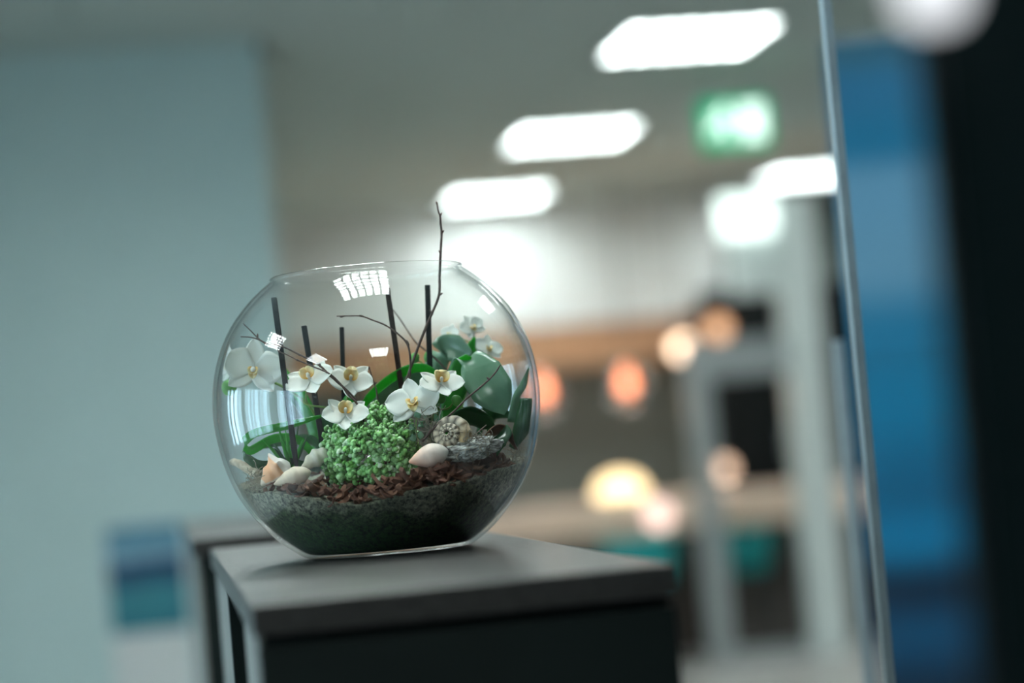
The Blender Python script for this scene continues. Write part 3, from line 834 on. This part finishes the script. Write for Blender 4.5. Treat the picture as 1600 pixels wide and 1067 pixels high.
leaf(B, [(694, 690, 0), (703, 640, 6), (712, 600, 14), (722, 572, 22), (732, 556, 34)], [8, 14, 18, 15, 5], [(1, 0.15, 0.2)], leafmat('orchid_leaf_bright', (0.06, 0.36, 0.05), (0.04, 0.28, 0.04), 0.3, 0.5, (0.08, 0.60, 0.03)), 0.2)
leaf(B, [(680, 700, -60), (676, 600, -80), (690, 548, -85), (715, 545, -75), (738, 556, -60)], [12, 18, 20, 22, 6], [(0.8, 0.3, 0), (0.2, 0.9, 0.2)], M['leafgrey'], 0.2)
leaf(B, [(690, 700, -70), (712, 610, -85), (730, 560, -85), (741, 527, -80)], [10, 16, 14, 2], [(1, 0.1, 0)], M['leaf'], 0.25)
leaf(B, [(690, 600, 0), (668, 578, 5), (640, 578, 5), (608, 595, 5), (578, 622, 0), (560, 650, -10)], [6, 8, 9, 9, 8, 2], [(0.1, 0.75, 0.65)], M['leaf'], 0.25)
leaf(B, [(690, 690, -20), (680, 620, -20), (645, 595, -25), (605, 612, -30), (580, 645, -40)], [14, 22, 24, 20, 3], [(0.1, 0.8, 0.6)], M['leafgrey'], 0.2)
leaf(B, [(700, 700, 10), (712, 660, 20), (735, 648, 20), (760, 660, 15), (775, 680, 10)], [12, 18, 18, 15, 2], [(0.1, 0.8, 0.6)], M['leafdark'], 0.2)
leaf(B, [(800, 700, 40), (812, 675, 45), (822, 650, 45), (826, 622, 35)], [5, 12, 17, 14], [(1, -0.1, 0.2)], M['leafdark'], 0.3)
leaf(B, [(800, 660, 0), (806, 622, 0), (818, 600, 0), (827, 573, 0)], [8, 6, 6, 0.5], [(1, 0.2, 0.3)], M['leafgrey'], 0.3)
leaf(B, [(745, 700, -20), (748, 660, -40), (770, 640, -50), (800, 650, -40)], [14, 20, 20, 3], [(0.3, 0.9, 0.4)], M['leafdark'], 0.2)
# rear spike with two small blossoms
stem(B, [(690, 710, -90), (720, 640, -115), (736, 580, -125), (744, 545, -130), (738, 512, -128)], 2.2, 1.2)
flower(B, 737, 512, -122, (0.35, 0.4, 0.8), (-0.4, 1, 0), 24, 1.0)
flower(B, 762, 545, -118, (0.4, 0.5, 0.7), (0.2, 1, 0), 27, 1.0)
stem(B, [(742, 556, -130), (752, 550, -125), (760, 547, -121)], 1.3, 1.1, 'pedicel')
flower(B, 703, 522, -125, (-0.3, 0.4, 0.8), (0.2, 1, 0), 17, 1.0)
stem(B, [(741, 535, -130), (722, 530, -130), (706, 524, -127)], 1.2, 1.0, 'pedicel')

# ------------------------------------------------------------------ plant stakes
def stake(x0, y0, x1, y1, w0, w1, th, mat, label):
    a, b = G(x0, y0, w0), G(x1, y1, w1)
    t = (b - a).normalized(); s = (RT - t * RT.dot(t)).normalized(); n_ = t.cross(s); h = th * S / 2
    v = []; N_ = 6
    for i in range(N_ + 1):
        p = a.lerp(b, i / N_)
        hh = h * (1 if i < N_ else 0.4)
        for p1, p2 in ((-1, -1), (1, -1), (1, 1), (-1, 1)):
            v.append(p + s * (p1 * hh) + n_ * (p2 * hh))
    f = [(i * 4 + k, i * 4 + (k + 1) % 4, i * 4 + 4 + (k + 1) % 4, i * 4 + 4 + k) for i in range(N_) for k in range(4)] + [(3, 2, 1, 0), (N_ * 4, N_ * 4 + 1, N_ * 4 + 2, N_ * 4 + 3)]
    o = fixn(mesh('plant_stake', v, f, mat, None)); bevel(o, 0.0005, 1)
    tag(o, label, 'plant stake', 'plant stakes in the bowl')
stake(428, 465, 466, 750, 55, 95, 8.5, M['stick'], 'dark plant stake standing farthest left, beside the large white orchid')
stake(475, 509, 514, 760, 25, 45, 8.5, M['stick'], 'dark plant stake, second from the left, behind an orchid blossom')
stake(534, 511, 541, 760, -25, -20, 7, M['stick'], 'short upright dark plant stake between the two yellow-lipped blossoms')
stake(605, 450, 648, 750, 10, 0, 8, M['stickbrown'], 'brown leaning plant stake above the low green plant')
stake(668, 445, 676, 740, -25, -20, 8.5, M['stick'], 'straight black plant stake nearest the tall twig')

# ------------------------------------------------------------------ twigs
M['twig'] = pmat('twig_bark', (0.12, 0.075, 0.060), 0.6, (0.07, 0.042, 0.035), 300, bump=0.2)
def twig(paths, label, knobs=()):
    root = None
    for i, (pts, r0, r1) in enumerate(paths):
        P = spline([G(*p) for p in pts], 6)
        RR = lerp1([r0 * S, r1 * S], len(P))
        mb = MB().tube(P, [r * (1 + 0.18 * noise.noise(V((k * 0.7, i * 3.0, 0.5)))) for k, r in enumerate(RR)], 7)
        if i == 0:
            root = mb.build('twig', M['twig'], None, True, origin=P[-1])
            tag(root, label, 'twig', 'bare twigs in the bowl')
        else:
            mb.build('side_shoot', M['twig'], root, True)
    for (x, y, w, dx, dy) in knobs:
        p = G(x, y, w); q = p + RT * (dx * S) + UPZ * (dy * S)
        MB().tube([p - (q - p) * 0.3, p.lerp(q, 0.5), q], [1.5 * S, 1.7 * S, 0.5 * S], 7).build('leaf_bud', M['twig'], root, True)
twig([([(683, 318, 20), (685, 329, 20), (688, 338, 20), (688.5, 350, 20), (690, 364, 20), (689, 385, 20), (688, 408, 20), (687, 430, 20), (687, 448, 20), (685, 465, 20), (674, 492, 22), (660, 525, 25), (645, 565, 30), (633, 598, 35), (612, 640, 40), (592, 690, 40), (588, 735, 40)], 1.5, 2.6)],
     'tall bare twig rising above the rim of the bowl', [(683, 319, 20, -1, 5), (688, 337, 20, 3, 5), (690, 364, 20, 4, 4), (687, 461, 20, 5, 3), (675, 490, 22, -3, 7), (688, 395, 20, -2, 4)])
twig([([(526, 494, 60), (545, 493.5, 60), (565, 494, 60), (582, 500, 60), (602, 508, 60), (622, 522, 60), (636, 537, 60), (641, 560, 58), (640, 590, 55), (630, 640, 45), (622, 720, 40)], 0.9, 2.0)],
     'thin twig arching across the brown stake', [(536, 494, 60, -5, -1), (566, 494, 60, -5, 2), (638, 538, 60, -2, 7)])
twig([([(377, 503, 60), (390, 515, 60), (402, 527, 62), (413, 535, 65), (440, 541, 70), (468, 554, 75), (498, 570, 80), (515, 586, 82), (540, 608, 85), (560, 628, 85), (582, 650, 85), (600, 700, 70)], 0.9, 2.2),
      ([(376, 526, 62), (392, 527, 63), (405, 531, 64), (413, 535, 65)], 0.8, 1.4)],
     'forked twig reaching to the left over the large orchid', [(402, 527, 62, 1, 6), (470, 555, 75, -5, 2), (500, 572, 80, 0, 5), (414, 536, 65, 3, -3)])
twig([([(435, 549, 75), (450, 555, 78), (466, 563, 80), (490, 573, 85), (515, 584, 88), (532, 600, 90), (545, 618, 90), (556, 628, 90), (564, 645, 88), (580, 690, 70)], 0.9, 1.9)],
     'straight twig crossing just below the forked twig', [(436, 549, 75, -2, 4), (466, 563, 80, -4, 2)])
twig([([(782, 570, 110), (774, 582, 112), (764, 593, 115), (748, 607, 118), (730, 622, 120), (712, 640, 122), (694, 656, 124), (676, 670, 124), (660, 690, 120)], 1.1, 1.9)],
     'brown twig lying in front of the broad folded leaf', [(764, 593, 115, -3, 4)])
twig([([(614, 484, -70), (626, 500, -70), (638, 518, -70), (650, 535, -70), (662, 545, -70), (690, 570, -70), (705, 600, -72), (712, 720, -70)], 0.9, 1.9)],
     'faint twig at the back between brown and black stakes')
twig([([(577, 574, 20), (582, 590, 22), (587, 605, 24), (590, 625, 26), (596, 700, 26)], 0.9, 1.7)], 'short upright twig tip above the low green plant', [(577, 576, 20, 0, 4), (585, 600, 23, 4, 3)])
twig([([(760, 664, 120), (746, 676, 125), (732, 688, 128), (720, 702, 128)], 1.0, 1.5)], 'short thin twig leaning on the grey lichen piece')

# ------------------------------------------------------------------ low green cushion plant
sd = empty('sedum', G(582, 735, 90), 'bushy green cushion plant with tiny round leaves in the centre', 'plant')
M['sedum'] = tintmat('sedum_leaf', 0.22, 0.2)
ico = bmesh.new(); bmesh.ops.create_icosphere(ico, subdivisions=2, radius=1.0)
IV = [p.co.copy() for p in ico.verts]; IF = [tuple(q.index for q in p.verts) for p in ico.faces]; ico.free()
rs = random.Random(5)
fol = MB(); stems = MB()
C0 = G(583, 715, 75)
def sedum_surface(th, ph):
    rx, ry, rz = 73, 66, 72
    d = V((math.cos(ph) * math.cos(th), math.cos(ph) * math.sin(th), math.sin(ph)))
    k = 1 + 0.14 * noise.noise(d * 2.3 + V((4, 1, 2)))
    return C0 + RT * (d.x * rx * S * k) + HD * (d.y * ry * S * k) + UPZ * (d.z * rz * S * k), (RT * d.x + HD * d.y + UPZ * d.z).normalized()
for q in range(430):
    th = rs.uniform(math.pi, 2 * math.pi) if q < 350 else rs.uniform(0, 2 * math.pi)
    ph = math.asin(rs.uniform(-0.50, 1.0))
    p, nn = sedum_surface(th, ph)
    p = p + nn * rs.uniform(-9, 9 if ph > 0.4 else 4) * S
    ax = (nn + UPZ * 0.5 + V((rs.gauss(0, .3), rs.gauss(0, .3), rs.gauss(0, .3)))).normalized()
    e1 = ax.orthogonal().normalized(); e2 = ax.cross(e1)
    stems.tube([p - ax * 22 * S, p - ax * 8 * S, p + ax * 3 * S], [0.9 * S, 0.8 * S, 0.5 * S], 4)
    nl = rs.choice((4, 5, 6, 7))
    hue = rs.random()
    for k in range(nl):
        a = k * 2.4 + rs.random(); rr = (2.2 + 1.0 * k) * S * rs.uniform(0.7, 1.1); hz = (3 - k * 1.6) * S
        c = p + e1 * (rr * math.cos(a)) + e2 * (rr * math.sin(a)) + ax * hz
        out = ((c - p) * 1.0 + ax * 2.5 * S).normalized()
        f1 = out.orthogonal().normalized(); f2 = out.cross(f1)
        sz = rs.uniform(2.7, 4.9) * S * (0.72 if ph > 0.5 else 1.0)
        g = rs.uniform(0.75, 1.25)
        cc = V((0.22, 0.52, 0.13)).lerp(V((0.46, 0.74, 0.38)), hue) * g
        if rs.random() < 0.10: cc = V((0.66, 0.80, 0.58))
        fol.add([c + f1 * (i.x * sz) + f2 * (i.y * sz) + out * (i.z * sz * 0.75) for i in IV], IF, [cc] * len(IV))
tag(stems.build('shoots', M['stem'], sd), kind='stuff')
tag(fol.build('foliage', M['sedum'], sd, True), kind='stuff')

# small spiky grass plant at the left
gr = empty('spiky_plant', G(455, 735, 40), 'small spiky green plant with narrow pointed leaves beside the leftmost stake', 'plant')
for (x, y, w, wd) in ((434, 664, 45, 4), (411, 688, 60, 4), (456, 660, 35, 4), (474, 684, 55, 3.5), (482, 678, 35, 3), (440, 690, 75, 4), (466, 664, 20, 3), (420, 682, 30, 3), (446, 672, 65, 3.5), (428, 700, 80, 3)):
    mx_, my_ = (455 + x) / 2 + (x - 455) * 0.08, (735 + y) / 2 - 4
    leaf(gr, [(455, 738, 40), (mx_, my_, (40 + w) / 2 + 3), (x, y, w)], [wd, wd * 0.85, 0.3], [(0.9, 0.1, 0.4)], M['leaf'] if wd > 3.2 else M['leafdark'], 0.4, 'blade', 2, 0.0006, 5)

# ------------------------------------------------------------------ shells
M['shell'] = tintmat('shell', 0.35, 0, 0.5, 0.25, 400)
def turban(x, y, w, Rpx, label):
    c = G(x, y, w); ax = D3(-0.30, 0.25, 0.9); e1 = D3(0.9, -0.1, 0.35); e1 = (e1 - ax * e1.dot(ax)).normalized(); e2 = ax.cross(e1)
    turns = 3.1; NS, NT = 110, 14; v = []; f = []; cs = []
    for i in range(NS + 1):
        t = i / NS; th = -t * turns * 2 * math.pi; k = math.exp(-1.85 * (1 - t))
        rad = Rpx * S * 0.66 * k; tr = Rpx * S * 0.29 * k; h = -(k - 0.16) * Rpx * S * 0.55
        ctr = c + e1 * (rad * math.cos(th)) + e2 * (rad * math.sin(th)) + ax * h
        er = e1 * math.cos(th) + e2 * math.sin(th)
        for j in range(NT):
            a = 2 * math.pi * j / NT
            rib = 1 + 0.05 * math.sin(th * 11)
            v.append(ctr + er * (tr * rib * math.cos(a)) + ax * (tr * rib * 1.15 * math.sin(a)))
            st = 0.5 + 0.5 * math.sin(th * 11 + 1.5 * math.sin(a))
            band = 0.5 + 0.5 * math.sin(a * 2)
            base = V((0.60, 0.50, 0.38)).lerp(V((0.045, 0.028, 0.02)), min(1, max(0, st - 0.30) * 1.9 * (0.35 + 0.65 * band)))
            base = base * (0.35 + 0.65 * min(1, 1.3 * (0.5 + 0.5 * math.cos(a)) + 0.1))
            if t > 0.92: base = base.lerp(V((0.42, 0.27, 0.11)), (t - 0.92) / 0.08)
            cs.append(base)
    for i in range(NS):
        for j in range(NT):
            j2 = (j + 1) % NT
            f.append((i * NT + j, i * NT + j2, (i + 1) * NT + j2, (i + 1) * NT + j))
    f += [tuple(range(NT)), tuple(NS * NT + j for j in range(NT - 1, -1, -1))]
    o = fixn(mesh('turban_shell', v, f, M['shell'], None, True, cs))
    tag(o, label, 'shell')
turban(698, 676, 138, 39, 'coiled brown and cream striped snail shell resting on the mulch')
def cone_shell(a, b, r, label, c0, c1, spikes=0, mouth=None, name='cone_shell', whorl=0.05):
    A_, B_ = G(*a), G(*b); ax = (B_ - A_); L_ = ax.length; ax.normalize()
    e1 = ax.orthogonal().normalized(); e2 = ax.cross(e1); NS, NT = 34, 28; v = []; f = []; cs = []
    for i in range(NS + 1):
        t = i / NS
        pr = math.sin(math.pi * min(1, (0.03 + 0.97 * t) ** 1.35)) ** 0.7 if t < 1 else 0
        pr = max(pr, 0.02)
        for j in range(NT):
            al = 2 * math.pi * j / NT
            k = 1 + whorl * math.sin(al + t * 22)
            if spikes and 0.55 < t < 0.85: k += 0.6 * max(0, math.cos(al * spikes)) ** 5 * math.sin(math.pi * (t - 0.55) / 0.3) ** 2
            if whorl > 0.02 and abs(al - math.pi * 1.25) < 0.55 and 0.12 < t < 0.7: k *= 0.80
            v.append(A_ + ax * (L_ * t) + (e1 * math.cos(al) + e2 * math.sin(al)) * (r * S * pr * k))
            cc = V(c0).lerp(V(c1), t)
            cc = cc * (0.93 + 0.12 * noise.noise(V((t * 14, al * 1.2, r))))
            if mouth and abs(al - mouth[0]) < mouth[1] and 0.1 < t < 0.62: cc = cc.lerp(V((0.75, 0.30, 0.10)), 0.75)
            cs.append(cc)
    for i in range(NS):
        for j in range(NT):
            j2 = (j + 1) % NT
            f.append((i * NT + j, i * NT + j2, (i + 1) * NT + j2, (i + 1) * NT + j))
    f += [tuple(range(NT - 1, -1, -1)), tuple(NS * NT + j for j in range(NT))]
    o = fixn(mesh(name, v, f, M['shell'], None, True, cs)); tag(o, label, 'shell')
    return o
cone_shell((639, 722, 158), (701, 704, 146), 18, 'smooth white cone shell with peach tip beside the cushion plant', (0.80, 0.42, 0.28), (0.90, 0.86, 0.82), whorl=0.008)
cone_shell((408, 758, 128), (452, 722, 112), 21, 'spiny white conch shell with an orange mouth near the left glass', (0.72, 0.58, 0.46), (0.78, 0.76, 0.74), 7, (math.pi * 0.5, 1.0), 'conch_shell', 0.08)
cone_shell((428, 757, 140), (486, 736, 128), 15, 'long cream and tan shell lying in front of the conch', (0.70, 0.55, 0.42), (0.76, 0.66, 0.52), 0, None, 'long_shell', 0.03)
cone_shell((470, 733, 105), (514, 703, 95), 14, 'pale ridged shell leaning against the cushion plant', (0.62, 0.58, 0.46), (0.80, 0.76, 0.66), 0, None, 'pale_shell', 0.10)
# driftwood
P = spline([G(353, 724, 30), G(366, 722, 45), G(378, 727, 55), G(392, 735, 65), G(404, 742, 75)], 6)
o = MB().tube(P, [S * r * (1 + 0.25 * noise.noise(V((i * 0.6, 0, 0)))) for i, r in enumerate(lerp1([2, 5.5, 7, 7.5, 8], len(P)))], 9).build('driftwood', pmat('driftwood', (0.58, 0.49, 0.38), 0.8, (0.36, 0.28, 0.20), 200, bump=0.6), None, True)
tag(o, 'short pale stick of driftwood pointing at the left glass', 'driftwood')

# grey lichen piece and dry brown leaf
rl = random.Random(3)
bm = bmesh.new(); bmesh.ops.create_icosphere(bm, subdivisions=5, radius=1)
vs_, fs_, cs_ = [], [], []
c = G(738, 702, 132)
for p in bm.verts:
    d = p.co
    k = 1 + 0.30 * noise.noise(d * 2.5) + 0.10 * noise.noise(d * 7) + 0.10 * noise.noise(d * 19) + 0.06 * noise.noise(d * 40)
    vs_.append(c + RT * (d.x * 44 * S * k) + HD * (d.y * 22 * S * k) + UPZ * (d.z * 17 * S * k + d.x * 5 * S))
    q = noise.noise(d * 7) + 0.9 * noise.noise(d * 26)
    cs_.append(V((0.10, 0.09, 0.085)).lerp(V((0.60, 0.60, 0.58)), min(1, max(0, 0.5 + 1.4 * q))))
fs_ = [tuple(q.index for q in p.verts) for p in bm.faces]; bm.free()
o = mesh('lichen_bark', vs_, fs_, tintmat('lichen', 0.9), None, True, cs_)
tag(o, 'lump of bark crusted with pale grey lichen behind the white cone shell', 'lichen bark')
dl = empty('dry_leaf', G(772, 702, 60), 'curled dry brown leaf standing at the right of the mulch', 'leaf')
M['dry'] = leafmat('dry_leaf', (0.17, 0.085, 0.04), (0.10, 0.045, 0.02), 0.6, 0.15)
leaf(dl, [(745, 706, 70), (758, 680, 75), (775, 667, 70), (795, 676, 60), (808, 702, 50)], [4, 12, 16, 13, 3], [(0.1, 0.5, 0.8)], M['dry'], 0.4, 'blade')
leaf(dl, [(772, 712, 95), (778, 690, 95), (790, 675, 85), (792, 664, 80)], [4, 13, 10, 1], [(1, 0.1, 0.2)], M['leafdark'], 0.3, 'green_blade')

# grey hair moss
M['moss'] = pmat('hair_moss', (0.30, 0.26, 0.20), 0.8, (0.20, 0.17, 0.13), 100)
def moss(x, y, w, rx, ry, nst, label, seed):
    r = random.Random(seed); mb = MB()
    for i in range(nst):
        px_, py_ = x + r.gauss(0, rx * 0.45), y + r.gauss(0, ry * 0.45); ww = w + r.gauss(0, 10); a = r.uniform(0, 6.28); pts = []
        for k in range(5):
            pts.append(G(px_, py_, ww)); a += r.gauss(0, 0.7); px_ += math.cos(a) * 7; py_ += math.sin(a) * 6; ww += r.gauss(0, 3)
        mb.tube(spline(pts, 2), 0.55 * S, 4)
    tag(mb.build('hair_moss', M['moss'], None, True), label, 'moss', kind='stuff')
moss(668, 672, 110, 20, 34, 110, 'tuft of grey hair moss behind the striped snail shell', 1)
moss(812, 706, 20, 14, 22, 80, 'tuft of grey hair moss against the right glass', 2)
moss(738, 692, 145, 34, 12, 70, 'thin grey moss strands draped over the lichen crust', 4)
moss(400, 752, 105, 16, 12, 70, 'brown fibres beneath the driftwood stick', 6)
sprig = empty('leafy_sprig', G(655, 705, 110), 'small sprig with round grey-green leaves beside the striped snail shell', 'plant')
stem(sprig, [(655, 712, 110), (652, 685, 118), (650, 660, 120), (655, 645, 118)], 1.1, 0.7, 'stem')
for (x, y, dx, dy) in ((645, 668, -10, -6), (658, 662, 10, -8), (646, 684, -10, 4), (657, 680, 9, 2), (652, 650, -5, -10)):
    leaf(sprig, [(x - dx * 0.5, y - dy * 0.5, 120), (x, y, 123), (x + dx * 0.6, y + dy * 0.6, 122)], [1, 7, 1.5], [(-dy / 10 + 0.2, dx / 10, 0.3)], M['leafgrey'], 0.15, 'sprig_leaf', 4, 0.0005, 5)

# keep everything that grows or lies in the bowl inside its glass
for o in col.objects:
    if o.type != 'MESH' or o is gb or o.data.name.startswith('bark_chip'): continue
    r0 = o
    while r0.parent: r0 = r0.parent
    if r0.get('category') not in ('orchid', 'twig', 'plant', 'shell', 'moss', 'driftwood', 'leaf', 'lichen bark', 'plant stake'): continue
    base = wloc(o)
    for q in o.data.vertices:
        p = base + q.co - BASE
        z = p.z / S; x = p.dot(RT) / S; y = p.dot(HD) / S; r = math.hypot(x, y)
        if z > 432: continue
        lim = R_in(max(z, 8)) - 4
        if r > lim:
            q.co += (RT * x + HD * y) * ((lim / r - 1) * S)
